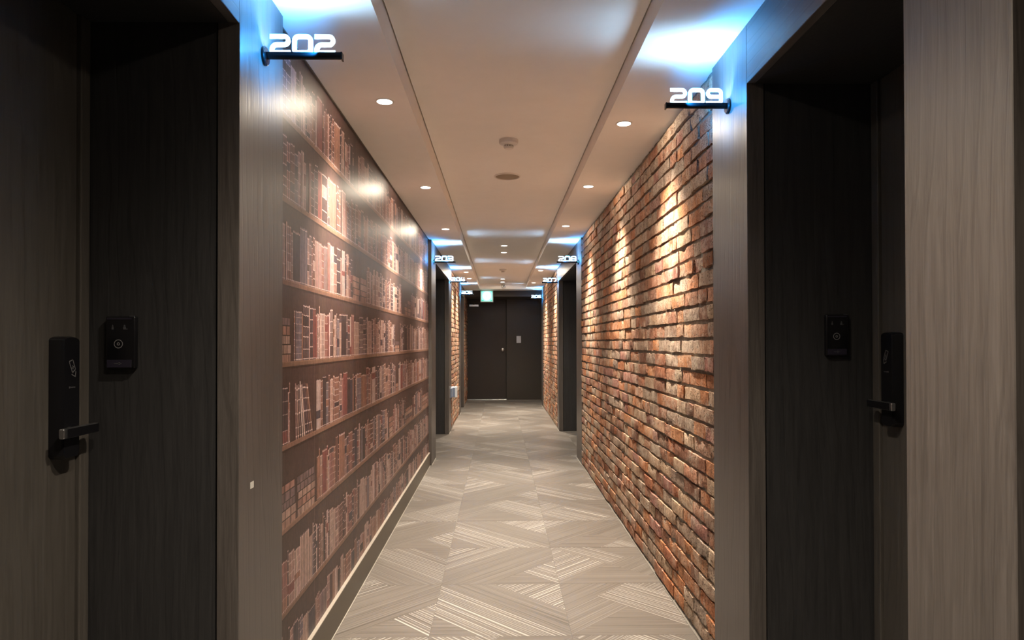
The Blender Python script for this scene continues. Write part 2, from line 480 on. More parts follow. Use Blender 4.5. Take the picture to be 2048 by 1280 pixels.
def bay(n, side, y0, y1, far_jamb, near_jamb, depth, zh, leaves, label, header=True):
    """door_n: header, jambs, end panel with shadow gap, recess ceiling and door leaves"""
    root = empty('door_%d' % n, ((XL if side < 0 else XR), y1, 0)); tag(root, label, kind='structure')
    off = Vector(root.location)
    def add(name, m, mat, **k):
        m.v = [tuple(Vector(v) - off) for v in m.v]
        return m.obj(name, mat, root, **k)
    x = XL if side < 0 else XR
    xd = x + side * depth
    zc = (ZSL if side < 0 else ZSR) - 0.001
    def bx(xa, xb, *r):
        a, b = sorted((xa, xb)); return MB().box(a, b, *r)
    # jamb boards
    for jj in (far_jamb, near_jamb):
        if jj is None: continue
        far = jj[0] >= y1 - 1e-6
        add('jamb', bx(x, x + side * 0.058, jj[0], jj[1], 0.003, zc), M['veneer'], bevel=0.0015, seg=1)
        # panel closing the end of the recess behind a narrow shadow gap
        if far:
            add('end_panel', bx(x + side * 0.063, xd + side * 0.05, jj[0] + 0.006, jj[1], 0.003, zh + 0.02), M['veneer_shaded'])
            add('gap_filler', bx(x + side * 0.056, x + side * 0.066, jj[0] + 0.02, jj[1], 0.003, zh + 0.02), M['blackmatt'])
        else:
            add('end_panel', bx(x + side * 0.058, xd + side * 0.05, jj[0], jj[1], 0.003, zh + 0.02), M['veneer_shaded'])
    # header above the opening
    add('header', bx(x, x + side * 0.03, y0, y1, zh, zc), M['veneer_h'], bevel=0.0015, seg=1)
    add('recess_ceiling', bx(x + side * 0.03, xd + side * 0.05, y0, y1, zh + 0.0005, zh + 0.03), M['veneer_shaded'])
    # door leaves with a slim frame bead on the far side
    for (a, b) in leaves:
        add('door_leaf', bx(xd, xd + side * 0.04, a + 0.004, b - 0.042, 0.006, zh), M['door'], bevel=0.002, seg=1)
        add('door_frame', bx(xd - side * 0.009, xd + side * 0.04, b - 0.038, b, 0.003, zh), M['door'], bevel=0.003, seg=2)
    # sealant at the foot of the jambs
    for jj in (far_jamb, near_jamb):
        if jj is None: continue
        add('sealant', bx(x, x - side * 0.004, jj[0], jj[1], 0.0, 0.003), M['caulk'])
    return root, xd

bays = {}
bays[1] = bay(1, -1, 0.912, 1.778, (1.778, 2.132), (0.60, 0.912), 0.401, 2.098, [(0.912, 1.778)], 'dark wood door in the recess beside the book wallpaper')
bays[2] = bay(2, 1, 1.347, 2.212, (2.212, 2.572), (1.058, 1.347), 0.429, 2.114, [(1.347, 2.212)], 'dark wood door in the recess beside the brick wall')
bays[3] = bay(3, 1, 0.20, 1.058, None, (-0.1, 0.20), 0.429, 2.114, [(0.20, 1.058)], 'recessed door nearest the viewer at the edge of the frame')
bays[4] = bay(4, -1, 7.203, 9.061, (9.061, 9.528), (6.755, 7.203), 0.401, 2.104, [(7.203, 8.132), (8.132, 9.061)], 'double recess beyond the book wallpaper')
bays[5] = bay(5, 1, 7.192, 9.322, (9.322, 9.606), (6.751, 7.192), 0.429, 2.112, [(7.192, 8.257), (8.257, 9.322)], 'double recess beyond the brick wall')
bays[6] = bay(6, -1, 11.883, 12.79, (12.79, 12.93), (11.47, 11.883), 0.401, 2.114, [(11.883, 12.79)], 'last narrow recess on the wallpaper side')
bays[7] = bay(7, 1, 13.239, 14.35, None, (12.705, 13.239), 0.429, 2.125, [(13.239, 14.35)], 'last recess on the brick side by the end wall')
# plain veneer behind the viewer
MB().box(XL - 0.058, XL, YBACK, 0.60, 0.003, ZSL - 0.001).obj('veneer_panel', M['veneer'], WL)
MB().box(XR, XR + 0.058, YBACK, -0.1, 0.003, ZSR - 0.001).obj('veneer_panel', M['veneer'], WR)
# paper chip stuck on the near jamb
o = MB().box(XL - 0.0002, XL + 0.0009, 1.860, 1.884, 0.840, 0.858).obj('paper_chip', M['chip'])
tag(o, 'tiny white paper chip stuck on the dark veneer jamb', 'sticker')

# ------------------------------------------------------------------ end wall
def build_end():
    root = MB().box(0.147, 1.30, YEND, YEND + 0.12, 0.0, ZSL).obj('wall_end', M['dark2']); tag(root, kind='structure')
    MB().box(-1.3, 0.147, YEND + 0.10, YEND + 0.15, 0, ZSL).obj('backing', M['dark'], root)
    MB().box(-0.95, 0.147, YEND, YEND + 0.1, 2.186, ZSL).obj('lintel', M['dark2'], root)
    MB().box(0.147, XR + 0.05, YEND - 0.004, YEND, 0.0, 0.005).obj('sealant', M['caulk'], root)
    MB().box(-0.72, 0.147, YEND - 0.01, YEND + 0.06, 0.0, 0.022).obj('threshold', M['metal'], root, bevel=0.003)
    d = MB().box(-0.735, 0.132, YEND + 0.045, YEND + 0.09, 0.026, 2.17).obj('door_8', M['dark'])
    tag(d, 'dark painted door at the far end of the corridor', kind='structure')
    yk = YEND + 0.045
    MB().lathe((0.062, yk, 1.09), [(0.034, 0.0), (0.034, -0.006), (0.014, -0.009), (0.013, -0.03), (0.026, -0.04), (0.030, -0.055), (0.024, -0.07), (0.010, -0.076)], 20, 'y').obj('door_knob', M['metal'], d, smooth=True)
    c = MB().box(-0.66, -0.455, yk - 0.05, yk, 2.02, 2.068).obj('door_closer', M['metal'], d, bevel=0.006)
    m = MB().box(-0.62, -0.20, yk - 0.060, yk - 0.052, 2.100, 2.118); m.box(-0.57, -0.545, yk - 0.062, yk - 0.02, 2.06, 2.118)
    m.obj('closer_arm', M['dark2'], c)
    p = MB().box(0.361, 0.458, YEND - 0.010, YEND - 0.0005, 1.236, 1.384).obj('wall_plate', M['whitebox'], bevel=0.003)
    tag(p, 'small white blank plate on the dark end wall', 'wall plate')
    MB().box(0.384, 0.435, YEND - 0.0125, YEND - 0.0095, 1.268, 1.352).obj('cover', M['whitebox'], p, bevel=0.001)
build_end()

# ------------------------------------------------------------------ wallpaper print of a library (flat print, one mesh)
def build_wallpaper():
    r = random.Random(5)
    Y0, Y1 = 2.132, 6.755
    planks = [2.016, 1.736, 1.458, 1.181, 0.902, 0.623, 0.343, 0.064]
    V, F, C = [], [], []
    X0, X1 = XPAPER, XPAPER + 0.0004
    def quad(x, pts, col):
        n = len(V); V.extend((x, a, b) for a, b in pts); F.append((n, n + 1, n + 2, n + 3)); C.append(col)
    def rect(x, a, b, c, d, col): quad(x, [(a, c), (b, c), (b, d), (a, d)], col)
    def jit(c, s=0.12):
        f = 1 + r.uniform(-s, s); return tuple(max(0.0, x * f * (1 + r.uniform(-.04, .04))) for x in c)
    def sc_(c, k): return tuple(x * k for x in c)
    back = (0.088, 0.052, 0.039)
    # board behind the shelves in upright planks, shadowed print under each shelf is part of the picture
    pl = sorted(planks)
    zs = [0.12] + [z for z in pl if z > 0.13] + [ZSL]
    y = Y0
    while y < Y1:
        w = min(r.uniform(0.05, 0.11), Y1 - y)
        rect(X0, y, y + w, 0.10, ZSL, jit(back, 0.13)); y += w
    for z in planks:
        if z < 0.1: continue
        y = Y0
        while y < Y1:
            w = min(r.uniform(0.25, 0.6), Y1 - y)
            t = 0.017
            rect(X1, y, y + w, z - t, z - 0.004, jit((0.26, 0.15, 0.09), 0.10))
            rect(X1, y, y + w, z - 0.004, z, jit((0.34, 0.205, 0.125), 0.12))
            rect(X1, y, y + w, z - t - 0.006, z - t, (0.05, 0.028, 0.02)); y += w
    leather = [(0.34, 0.185, 0.125), (0.22, 0.115, 0.085), (0.44, 0.27, 0.19), (0.52, 0.35, 0.255), (0.58, 0.42, 0.32), (0.64, 0.49, 0.39),
               (0.15, 0.10, 0.09), (0.11, 0.075, 0.068), (0.36, 0.18, 0.135), (0.28, 0.20, 0.17), (0.25, 0.205, 0.20), (0.48, 0.31, 0.245), (0.40, 0.25, 0.19)]
    pale = (0.74, 0.58, 0.46)
    def book(y, w, z, h, col, bands, lab, lean=0.0):
        """grid of 3 columns and as many rows as the spine has bands"""
        cols = [(0.0, 0.14, 0.55), (0.14, 0.42, 1.35), (0.42, 0.78, 0.95), (0.78, 1.0, 0.25)]
        cuts = sorted(bands)
        rows = []; p = 0.0
        for bpos, bh in cuts:
            rows.append((p, bpos, 0)); rows.append((bpos, min(1, bpos + bh), 1)); p = bpos + bh
        rows.append((p, 1.0, 0))
        for ri, (a, b, kind) in enumerate(rows):
            if b <= a: continue
            seg = ri // 2
            for (c0, c1, k) in cols:
                cc = pale if kind else (lab[1] if (lab and lab[0] == seg) else col)
                cc = sc_(cc, k * r.uniform(0.82, 1.12))
                za, zb = z + a * h, z + b * h
                quad(X1, [(y + c0 * w + lean * a, za), (y + c1 * w + lean * a, za), (y + c1 * w + lean * b, zb), (y + c0 * w + lean * b, zb)], cc)
    def flatbook(y, w, z, t):
        """book lying on its side: shows pages or a patterned spine"""
        base = r.choice([(0.45, 0.27, 0.18), (0.40, 0.22, 0.15), (0.22, 0.15, 0.13), (0.50, 0.34, 0.24)])
        n = r.randint(4, 7); q = w / n
        for i in range(n):
            for (c0, c1, k) in ((0, .12, .55), (.12, .85, 1.0), (.85, 1, .5)):
                rect(X1, y + (i + c0) * q, y + (i + c1) * q, z, z + t * 0.86, sc_(base, k * r.uniform(.72, 1.2)))
        rect(X1, y, y + w, z + t * .86, z + t, (0.06, 0.04, 0.03))
    def stack(y, w, z, n, t=0.03):
        for i in range(n):
            tt = t * r.uniform(0.85, 1.15); a = r.uniform(0, .02) if w > .1 else r.uniform(0, 0.004)
            flatbook(y + a, w - a - r.uniform(0, .02) * (w > .1), z, tt); z += tt
    # hand set pieces per shelf: (from, to, what)
    special = {
        1.458: [(3.275, 3.44, 'stack4'), (3.45, 3.62, 'stack4'), (4.90, 5.04, 'gap'), (5.05, 5.22, 'stack3'), (5.23, 5.42, 'stack4')],
        1.181: [(2.132, 2.315, 'stack5'), (2.315, 2.345, 'gap'), (4.60, 4.80, 'stack3s'), (4.80, 4.83, 'gap')],
        0.902: [(2.315, 2.610, 'lean'), (2.610, 2.632, 'gap'), (4.62, 4.76, 'stack2')],
        0.623: [(2.132, 2.375, 'stack5'), (2.380, 2.620, 'stack5'), (2.62, 2.64, 'gap'), (4.35, 4.52, 'stack4'), (5.10, 5.50, 'stack4'), (6.2, 6.7, 'stack4')],
        2.016: [(3.30, 3.40, 'gap')],
        1.736: [(2.500, 2.530, 'gap')],
    }
    for z in planks:
        sp = special.get(z, [])
        y = Y0 + 0.002; hmax = 0.215
        while y < Y1 - 0.012:
            hit = next((q for q in sp if q[0] <= y + 0.012 < q[1]), None)
            if hit:
                a, b, what = hit
                if what.startswith('stack'):
                    n = int(what[5]); stack(max(a, y), b - max(a, y), z, n, 0.031 if not what.endswith('s') else 0.026)
                elif what == 'lean':
                    yy = a
                    for i in range(9):
                        w = r.uniform(.019, .025)
                        book(yy + 0.052, w * .9, z, r.uniform(.19, .205), jit(r.choice(leather), .2), [(.04, .025), (.2, .02), (.45, .03), (.7, .02), (.9, .03)], None, lean=-0.010 - 0.0075 * i); yy += w + .0025
                y = b; continue
            nxt = min([q[0] for q in sp if q[0] > y] + [Y1])
            # a set of alike volumes
            n = r.choice([1, 1, 2, 2, 3, 4, 6]); w = r.uniform(0.0105, 0.0205) * (0.95 if n > 2 else 1.05)
            h = r.uniform(0.168, hmax); col = r.choice(leather)
            nb = r.randint(3, 6); bw = r.uniform(0.006, 0.022)
            bands = [(0.015, 0.02)] + [((i + 1) / (nb + 1) + r.uniform(-.02, .02), bw) for i in range(nb)] + [(0.965, 0.02)]
            if r.random() < 0.22: bands = [(0.02, 0.012), (0.96, 0.015)]
            lab = (r.randint(1, max(1, len(bands) - 1)), r.choice([(0.08, 0.055, 0.05), (0.28, 0.10, 0.08), (0.10, 0.08, 0.085), (0.54, 0.39, 0.29), (0.40, 0.21, 0.13), (0.14, 0.09, 0.075)])) if r.random() < 0.7 else None
            for i in range(n):
                if y + w > nxt: break
                hh = h * r.uniform(0.985, 1.0)
                book(y, w * 0.97, z, hh, jit(col, .14), bands, lab)
                y += w
            else:
                if r.random() < 0.10: y += r.uniform(0.002, 0.008)
                continue
            y = nxt if nxt - y < w else y
            if nxt >= Y1 and Y1 - y < w: break
    # faint upright joints between the paper widths
    for yy in (2.605, 3.275, 4.02, 5.45):
        rect(X1 + 0.0002, yy, yy + 0.0016, 0.13, ZSL - .01, (0.34, 0.25, 0.20))
    # clip to the paper
    V2 = [(x, min(max(y, Y0), Y1), min(max(z, 0.11), ZSL)) for x, y, z in V]
    me = bpy.data.meshes.new('wallpaper'); me.from_pydata(V2, [], F)
    # all faces must look into the corridor (+x)
    set_face_attr(me, 'Col', C)
    me.flip_normals() if me.polygons[0].normal.x < 0 else None
    me.materials.append(M['print'])
    o = bpy.data.objects.new('wallpaper', me); link(o, WL)
    o['label'] = 'glossy wallpaper printed with shelves of old leather books'
    MB().box(XPAPER - 0.06, XPAPER - 0.0002, Y0, Y1, 0, ZSL).obj('plaster_backing', M['wallback'], WL)
build_wallpaper()

bb = MB().box(XPAPER - 0.02, -0.706, 2.133, 6.752, 0.0, 0.131).obj('baseboard_left', M['base'], bevel=0.0012, seg=1)
tag(bb, kind='structure')
MB().box(XPAPER, -0.7062, 2.133, 6.752, 0.131, 0.1345).obj('top_edge', M['edge'], bb)
MB().box(-0.706, -0.7035, 2.133, 6.755, 0.0, 0.003).obj('sealant', M['caulk'], bb)

# ------------------------------------------------------------------ brick walls
BR_COL = [(0.55, 0.25, 0.13), (0.60, 0.28, 0.14), (0.50, 0.225, 0.135), (0.62, 0.31, 0.16), (0.46, 0.24, 0.16), (0.55, 0.35, 0.24),
          (0.58, 0.43, 0.31), (0.52, 0.40, 0.31), (0.48, 0.38, 0.31), (0.34, 0.18, 0.125), (0.60, 0.45, 0.32), (0.42, 0.32, 0.26), (0.46, 0.24, 0.20), (0.55, 0.30, 0.20)]
COURSE = 0.0693; BH = 0.0535
def brick_variant(L, rr, side):
    """front face grid and its returns; x=0 is the wall face side, front looks along -side*x"""
    ny, nz = 5, 3
    v, f = [], []
    chip = rr.random() < 0.35; ck = rr.randint(0, 4), rr.randint(0, 1) * 2
    for i in range(ny):
        for j in range(nz):
            y = -L / 2 + L * i / (ny - 1); z = -BH / 2 + BH * j / (nz - 1)
            edge_y = i in (0, ny - 1); edge_z = j in (0, nz - 1)
            y += rr.uniform(-.0022, .0022) if edge_y else rr.uniform(-.012, .012) * (L / .23)
            if edge_z: z += rr.uniform(-.0030, .0022) * (1 if j else -1) * -1
            x = rr.uniform(-.0016, .0016)
            if edge_y or edge_z: x += 0.0025 * rr.uniform(0.2, 1.3)
            if chip and (i, j) == ck:
                x += rr.uniform(.004, .009); z += (0.008 if j == 0 else -0.008)
            v.append((side * x, y, z))
    idx = lambda i, j: i * nz + j
    for i in range(ny - 1):
        for j in range(nz - 1):
            f.append((idx(i, j), idx(i + 1, j), idx(i + 1, j + 1), idx(i, j + 1)))
    ring = [idx(i, 0) for i in range(ny)] + [idx(ny - 1, j) for j in range(1, nz)] + [idx(i, nz - 1) for i in range(ny - 2, -1, -1)] + [idx(0, j) for j in range(nz - 2, 0, -1)]
    b = len(v)
    for k in ring:
        x, y, z = v[k]; v.append((side * 0.022, y * 1.0, z))
    n = len(ring)
    for k in range(n):
        f.append((ring[k], b + k, b + (k + 1) % n, ring[(k + 1) % n]))
    return v, f

def brick_rows(y0, y1, z0, ztop, rr):
    out = []; zb = z0; k = 0
    while zb < ztop - 0.012:
        h = min(BH, ztop - 0.001 - zb)
        y = y0 + 0.001
        first = True
        while y < y1 - 0.02:
            L = rr.choice([0.226, 0.226, 0.226, 0.112, 0.112, 0.165, 0.19, 0.135])
            if first: L *= rr.uniform(0.25, 1.0); L = max(L, .045); first = False
            if y + L > y1 - 0.05: L = y1 - 0.001 - y
            out.append((y + L / 2, zb + h / 2, L, h)); y += L + rr.uniform(0.003, 0.011)
        zb += COURSE; k += 1
    return out

def build_brick(side, y0, y1, parent, ztop, xface, n_ind, seed):
    rr = random.Random(seed)
    z0 = 1.272 - 18 * COURSE - 0.0 - 0.004
    MB().quad((xface + side * 0.0135, y0, 0), (xface + side * 0.0135, y1, 0), (xface + side * 0.0135, y1, ztop), (xface + side * 0.0135, y0, ztop))
    # mortar bed: a gently uneven sheet with thickness
    m = MB(); ny = max(4, int((y1 - y0) / 0.03)); nz = int(ztop / 0.0231); rows = []
    for i in range(ny + 1):
        for j in range(nz + 1):
            m.v.append((xface + side * (0.0125 + rr.uniform(-.0035, .003)), y0 + (y1 - y0) * i / ny, ztop * j / nz))
    for i in range(ny):
        for j in range(nz):
            a = i * (nz + 1) + j; m.f.append((a, a + nz + 1, a + nz + 2, a + 1)); m.c.append(None)
    mo = m.obj('mortar', M['mortar'], parent, fix=False)
    mo.data.shade_smooth()
    if (mo.data.polygons[0].normal.x * side) > 0: mo.data.flip_normals()
    MB().box(*sorted((xface + side * 0.02, xface + side * 0.10)), y0, y1, 0, ztop).obj('core', M['wallback'], parent)
    bricks = brick_rows(y0, y1, z0, ztop, rr)
    info = []
    for (y, z, L, h) in bricks:
        d = rr.gauss(0, 0.0026); dz = rr.uniform(-.0022, .0022)
        c = rr.choice(BR_COL); k = rr.uniform(0.78, 1.15); c = tuple(q * k for q in c)
        info.append((y, z + dz, L, h, xface + side * min(max(d, -.006), .007), c, rr.uniform(-.012, .012)))
    info.sort(key=lambda q: -q[2] / (q[0] ** 2))
    variants = {}
    for key, base in (('L', 0.226), ('S', 0.118)):
        variants[key] = []
        for q in range(22 if key == 'L' else 14):
            v, f = brick_variant(base, rr, side)
            variants[key].append((v, f, base))
    meshes = {}
    J = MB(); JC = []
    for i, (y, z, L, h, x, c, rot) in enumerate(info):
        key = 'L' if L > 0.15 else 'S'
        vi = rr.randrange(len(variants[key])); v, f, base = variants[key][vi]
        flip = -1 if False else 1
        if i < n_ind:
            if (key, vi) not in meshes:
                me = bpy.data.meshes.new('brick'); me.from_pydata(v, [], f)
                bm = bmesh.new(); bm.from_mesh(me); bmesh.ops.recalc_face_normals(bm, faces=bm.faces)
                # open backs: make sure the front looks into the corridor
                bm.faces.ensure_lookup_table()
                if bm.faces[0].normal.x * side > 0: bmesh.ops.reverse_faces(bm, faces=bm.faces)
                bm.to_mesh(me); bm.free()
                me.shade_smooth(); me.set_sharp_from_angle(angle=math.radians(40))
                me.materials.append(M['brick']); meshes[(key, vi)] = me
            o = bpy.data.objects.new('brick', meshes[(key, vi)])
            o.location = (x, y, z); o.scale = (1, L / base, h / BH); o.rotation_euler = (rot, 0, 0)
            o.color = (*c, 1); link(o, parent)
        else:
            n = len(J.v); cr, sr = math.cos(rot), math.sin(rot)
            for (a, b, d) in v:
                b *= L / base; d *= h / BH
                J.v.append((a + x, b * cr - d * sr + y, b * sr + d * cr + z))
            for q in f: J.f.append(tuple(n + t for t in q)); JC.append(c)
    if J.v:
        me = bpy.data.meshes.new('brick_field'); me.from_pydata(J.v, [], J.f)
        set_face_attr(me, 'Col', JC)
        if me.polygons[0].normal.x * side > 0: me.flip_normals()
        me.shade_smooth(); me.set_sharp_from_angle(angle=math.radians(40))
        me.materials.append(M['brick_attr'])
        o = bpy.data.objects.new('brick_field', me); o['kind'] = 'stuff'; link(o, parent)
    MB().box(*sorted((xface - side * 0.004, xface + side * 0.01)), y0, y1, 0, 0.0025).obj('sealant', M['joint'], parent)

build_brick(1, 2.572, 6.751, WR, ZSR, XR + 0.001, 300, 3)
build_brick(1, 9.606, 12.705, WR, ZSR, XR + 0.001, 0, 4)
build_brick(-1, 9.528, 11.47, WL, ZSL, XL - 0.006, 0, 5)
build_brick(-1, 12.93, 14.40, WL, ZSL, XL - 0.006, 0, 6)

# ------------------------------------------------------------------ locks and doorbells on the two near doors
def build_lock(root, side, yc, z0, z1, xd):
    off = Vector(root.location)
    w = 0.064; t = 0.036
    # body outline in (y,z) with a softly arched top, extruded out from the leaf
    prof = []
    n = 10
    for i in range(n + 1):
        a = math.pi * i / n
        prof.append((w / 2 * math.cos(a), z1 - 0.010 + 0.010 * math.sin(a)))
    prof += [(-w / 2, z0 + 0.008), (-w / 2 + 0.008, z0), (w / 2 - 0.008, z0), (w / 2, z0 + 0.008)]
    m = MB(); k = len(prof)
    for s_, sc in ((0, 1.0), (t - 0.008, 1.0), (t, 0.90)):
        for (a, b) in prof:
            zc = (z0 + z1) / 2
            m.v.append((xd - side * s_, yc + a * sc, zc + (b - zc) * (1 if sc == 1.0 else 0.985)))
    for l in range(2):
        for i in range(k):
            j = (i + 1) % k
            m.f.append((l * k + i, l * k + j, (l + 1) * k + j, (l + 1) * k + i)); m.c.append(None)
    m.f.append(tuple(range(2 * k, 3 * k))); m.f.append(tuple(range(k))[::-1]); m.c += [None, None]
    m.v = [tuple(Vector(v) - off) for v in m.v]
    lock = m.obj('lock', M['black'], root, smooth=True)
    xf = xd - side * (t + 0.0004)
    def add(name, mm, mat, **kw):
        mm.v = [tuple(Vector(v) - off) for v in mm.v]; return mm.obj(name, mat, lock, **kw)
    # card symbol: tilted outline card with a wave
    m = MB(); cz = z1 - 0.078
    def seg(p, q, wd=0.0011):
        p, q = Vector((p[0], p[1])), Vector((q[0], q[1])); d = (q - p).normalized(); nrm = Vector((-d.y, d.x)) * wd
        pts = [p - nrm, q - nrm, q + nrm, p + nrm]
        m.poly([(xf, yc + a.x, cz + a.y) for a in pts]); m.poly([(xf - side * .0003, yc + a.x, cz + a.y) for a in pts][::-1])
    c4 = [(-.012, .016), (.002, .020), (.012, -.004), (.001, -.012)]
    for i in range(4): seg(c4[i], c4[(i + 1) % 4])
    seg((-.002, -.016), (.012, -.022)); seg((.012, -.022), (.014, -.008)); seg((.0, .006), (.006, .001)); seg((.0, .001), (.004, -.003))
    add('card_symbol', m, M['markcard'], fix=False)
    m = MB(); zl = z1 - 0.126
    m.box(*sorted((xf, xf - side * .0004)), yc - .012, yc - .007, zl - .002, zl + .003)
    for i in range(5): m.box(*sorted((xf, xf - side * .0004)), yc - .005 + i * .0036, yc - .0025 + i * .0036, zl - .0015, zl + .0015)
    add('logo_print', m, M['markdim'])
    # lever: chrome rosette end and arm pointing along the corridor, black inlay on its face
    zl = z0 + 0.066; xl = xd - side * (t + 0.016)
    m = MB().cyl((xd - side * t, yc - 0.018, zl), (-side, 0, 0), 0.013, 0.013, 0.016, 20)
    m.box(*sorted((xl - side * .004, xl + side * .010)), yc - 0.060, yc + 0.078, zl - 0.0125, zl + 0.0125)
    lev = add('lever', m, M['metal'], bevel=0.004, seg=3)
    m = MB().box(*sorted((xl - side * .0049, xl - side * .003)), yc - 0.047, yc + 0.0765, zl - 0.0105, zl + 0.0105)
    add('lever_inlay', m, M['black'])
    m = MB().box(*sorted((xl - side * .003, xl + side * .009)), yc + 0.0778, yc + 0.0785, zl - 0.0105, zl + 0.0105)
    return lock

build_lock(bays[1][0], -1, 1.664, 0.962, 1.262, bays[1][1])
build_lock(bays[2][0], 1, 2.085, 0.978, 1.276, bays[2][1])

def doorbell(x, y, z, label):
    root = MB().box(-0.039, 0.039, -0.018, 0.0, -0.069, 0.069).obj('doorbell', M['black'], bevel=0.005, seg=3, smooth=True, loc=(x, y, z))
    tag(root, label, 'doorbell', 'touch doorbells beside the near doors')
    def flat(name, m, mat): return m.obj(name, mat, root)
    MB().box(-0.034, 0.030, -0.0195, -0.0165, -0.066, -0.046).obj('lower_band', M['purple'], root, bevel=0.0006, seg=1)
    MB().box(-0.034, 0.030, -0.0188, -0.0165, 0.060, 0.064).obj('top_band', M['purple'], root)
    def ring(r0, r1, cx, cz):
        m = MB(); n = 28
        for i in range(n):
            a, b = 2 * math.pi * i / n, 2 * math.pi * (i + 1) / n
            P = [(cx + rr * math.cos(t), -0.0186, cz + rr * math.sin(t)) for rr, t in ((r0, a), (r1, a), (r1, b), (r0, b))]
            m.poly(P)
        return m
    m = ring(0.0098, 0.0116, -0.004, -0.004); m2 = ring(0.0022, 0.0040, -0.004, -0.004)
    n = len(m.v); m.v += m2.v; m.f += [tuple(n + i for i in q) for q in m2.f]; m.c += m2.c
    m.obj('call_button', M['mark'], root)
    m = MB()
    for cx, s in ((-0.019, 0.7), (0.012, 1.0)):
        m.poly([(cx - .004 * s, -0.0186, .034), (cx + .004 * s, -0.0186, .034), (cx + .003 * s, -0.0186, .042), (cx - .003 * s, -0.0186, .042)])
        m.poly([(cx - .002 * s, -0.0186, .0425), (cx + .002 * s, -0.0186, .0425), (cx + .002 * s, -0.0186, .046), (cx - .002 * s, -0.0186, .046)])
    m.poly([(.016, -0.0186, .034), (.020, -0.0186, .034), (.018, -0.0186, .038)])
    m.obj('status_icons', M['markdim'], root)['kind'] = 'stuff'
    m = MB().box(-0.014, 0.005, -0.0199, -0.0190, -0.0565, -0.0545); m.box(-.003, .001, -0.0199, -0.0190, -0.059, -0.052)
    m.obj('logo_print', M['markdim'], root)
    for (zz) in (0.0655,):
        MB().box(0.022, 0.036, -0.015, -0.012, zz, zz + .0045).obj('chrome_tip', M['metal'], root, bevel=0.001, seg=1)
    return root
doorbell(-0.9975, 1.784 - 0.0002, 1.247, 'black doorbell panel in the recess on the wallpaper side')
doorbell(1.1285, 2.218 - 0.0002, 1.2675, 'black doorbell panel in the recess on the brick side')

# ------------------------------------------------------------------ illuminated room number signs
def fillet(pts, rad, closed=False, seg=6):
    out = []; n = len(pts)
    for i in range(n):
        p = Vector(pts[i]); r = rad[i]
        if (not closed and i in (0, n - 1)) or r <= 0: out.append(p); continue
        a = Vector(pts[i - 1]); b = Vector(pts[(i + 1) % n])
        d0 = (a - p).normalized(); d1 = (b - p).normalized()
        ang = math.acos(max(-1, min(1, d0.dot(d1))))
        t = r / math.tan(ang / 2); c = p + (d0 + d1).normalized() * (r / math.sin(ang / 2))
        s = p + d0 * t; e = p + d1 * t
        a0 = math.atan2((s - c).y, (s - c).x); a1 = math.atan2((e - c).y, (e - c).x)
        da = a1 - a0
        while da > math.pi: da -= 2 * math.pi
        while da < -math.pi: da += 2 * math.pi
        for k in range(seg + 1):
            q = a0 + da * k / seg; out.append(c + Vector((math.cos(q), math.sin(q))) * r)
    return out

def ribbon(mb, pts, closed, half, xf, th):
    n = len(pts); Lp, Rp = [], []
    for i in range(n):
        a = pts[i - 1] if (closed or i > 0) else None
        b = pts[(i + 1) % n] if (closed or i < n - 1) else None
        d0 = (pts[i] - a).normalized() if a is not None else None
        d1 = (b - pts[i]).normalized() if b is not None else None
        if d0 is None: d0 = d1
        if d1 is None: d1 = d0
        n0 = Vector((-d0.y, d0.x)); n1 = Vector((-d1.y, d1.x)); mm = (n0 + n1)
        mm = mm.normalized() if mm.length > 1e-6 else n0
        k = half / max(0.35, mm.dot(n0))
        Lp.append(pts[i] + mm * k); Rp.append(pts[i] - mm * k)
    F = lambda p, y: (xf(p)[0], y, xf(p)[1])
    m = n if closed else n - 1
    for i in range(m):
        j = (i + 1) % n
        mb.quad(F(Lp[i], -th), F(Rp[i], -th), F(Rp[j], -th), F(Lp[j], -th))
        mb.quad(F(Lp[i], th), F(Lp[j], th), F(Rp[j], th), F(Rp[i], th))
        mb.quad(F(Lp[i], -th), F(Lp[j], -th), F(Lp[j], th), F(Lp[i], th))
        mb.quad(F(Rp[i], -th), F(Rp[i], th), F(Rp[j], th), F(Rp[j], -th))
    if not closed:
        for i in (0, n - 1):
            mb.quad(F(Lp[i], -th), F(Lp[i], th), F(Rp[i], th), F(Rp[i], -th))

ST = 0.215; A_ = ST / 2; L_, R_, B_, T_, M_ = A_, 1 - A_, A_, 1 - A_, 0.5
GLYPH = {
    '2': [([(0, T_), (R_, T_), (R_, M_), (L_, M_), (L_, B_), (1, B_)], [0, .188, .188, .25, 0, 0], False)],
    '0': [([(L_, B_), (R_, B_), (R_, T_), (L_, T_)], [.17, .17, .2, .2], True)],
    '3': [([(0, T_), (R_, T_), (R_, M_), (.12, M_)], [0, .188, .188, 0], False), ([(.5, M_), (R_, M_), (R_, B_), (0, B_)], [0, .188, .188, 0], False)],
    '4': [([(.30, 1), (L_, .36), (1, .36)], [0, .06, 0], False), ([(.74, 1), (.74, 0)], [0, 0], False)],
    '5': [([(1, T_), (L_, T_), (L_, M_), (R_, M_), (R_, B_), (0, B_)], [0, .0, .0, .188, .188, 0], False)],
    '6': [([(1, T_), (L_, T_), (L_, B_), (R_, B_), (R_, M_), (L_, M_)], [0, .188, .188, .188, .188, 0], False)],
    '7': [([(0, T_), (R_, T_), (R_, M_), (.42, 0)], [0, .188, .15, 0], False)],
    '8': [([(L_, B_), (R_, B_), (R_, T_), (L_, T_)], [.188] * 4, True), ([(L_, M_), (R_, M_)], [0, 0], False)],
    '9': [([(0, B_), (R_, B_), (R_, T_), (L_, T_), (L_, M_), (R_, M_)], [0, .188, .188, .188, .188, 0], False)],
}
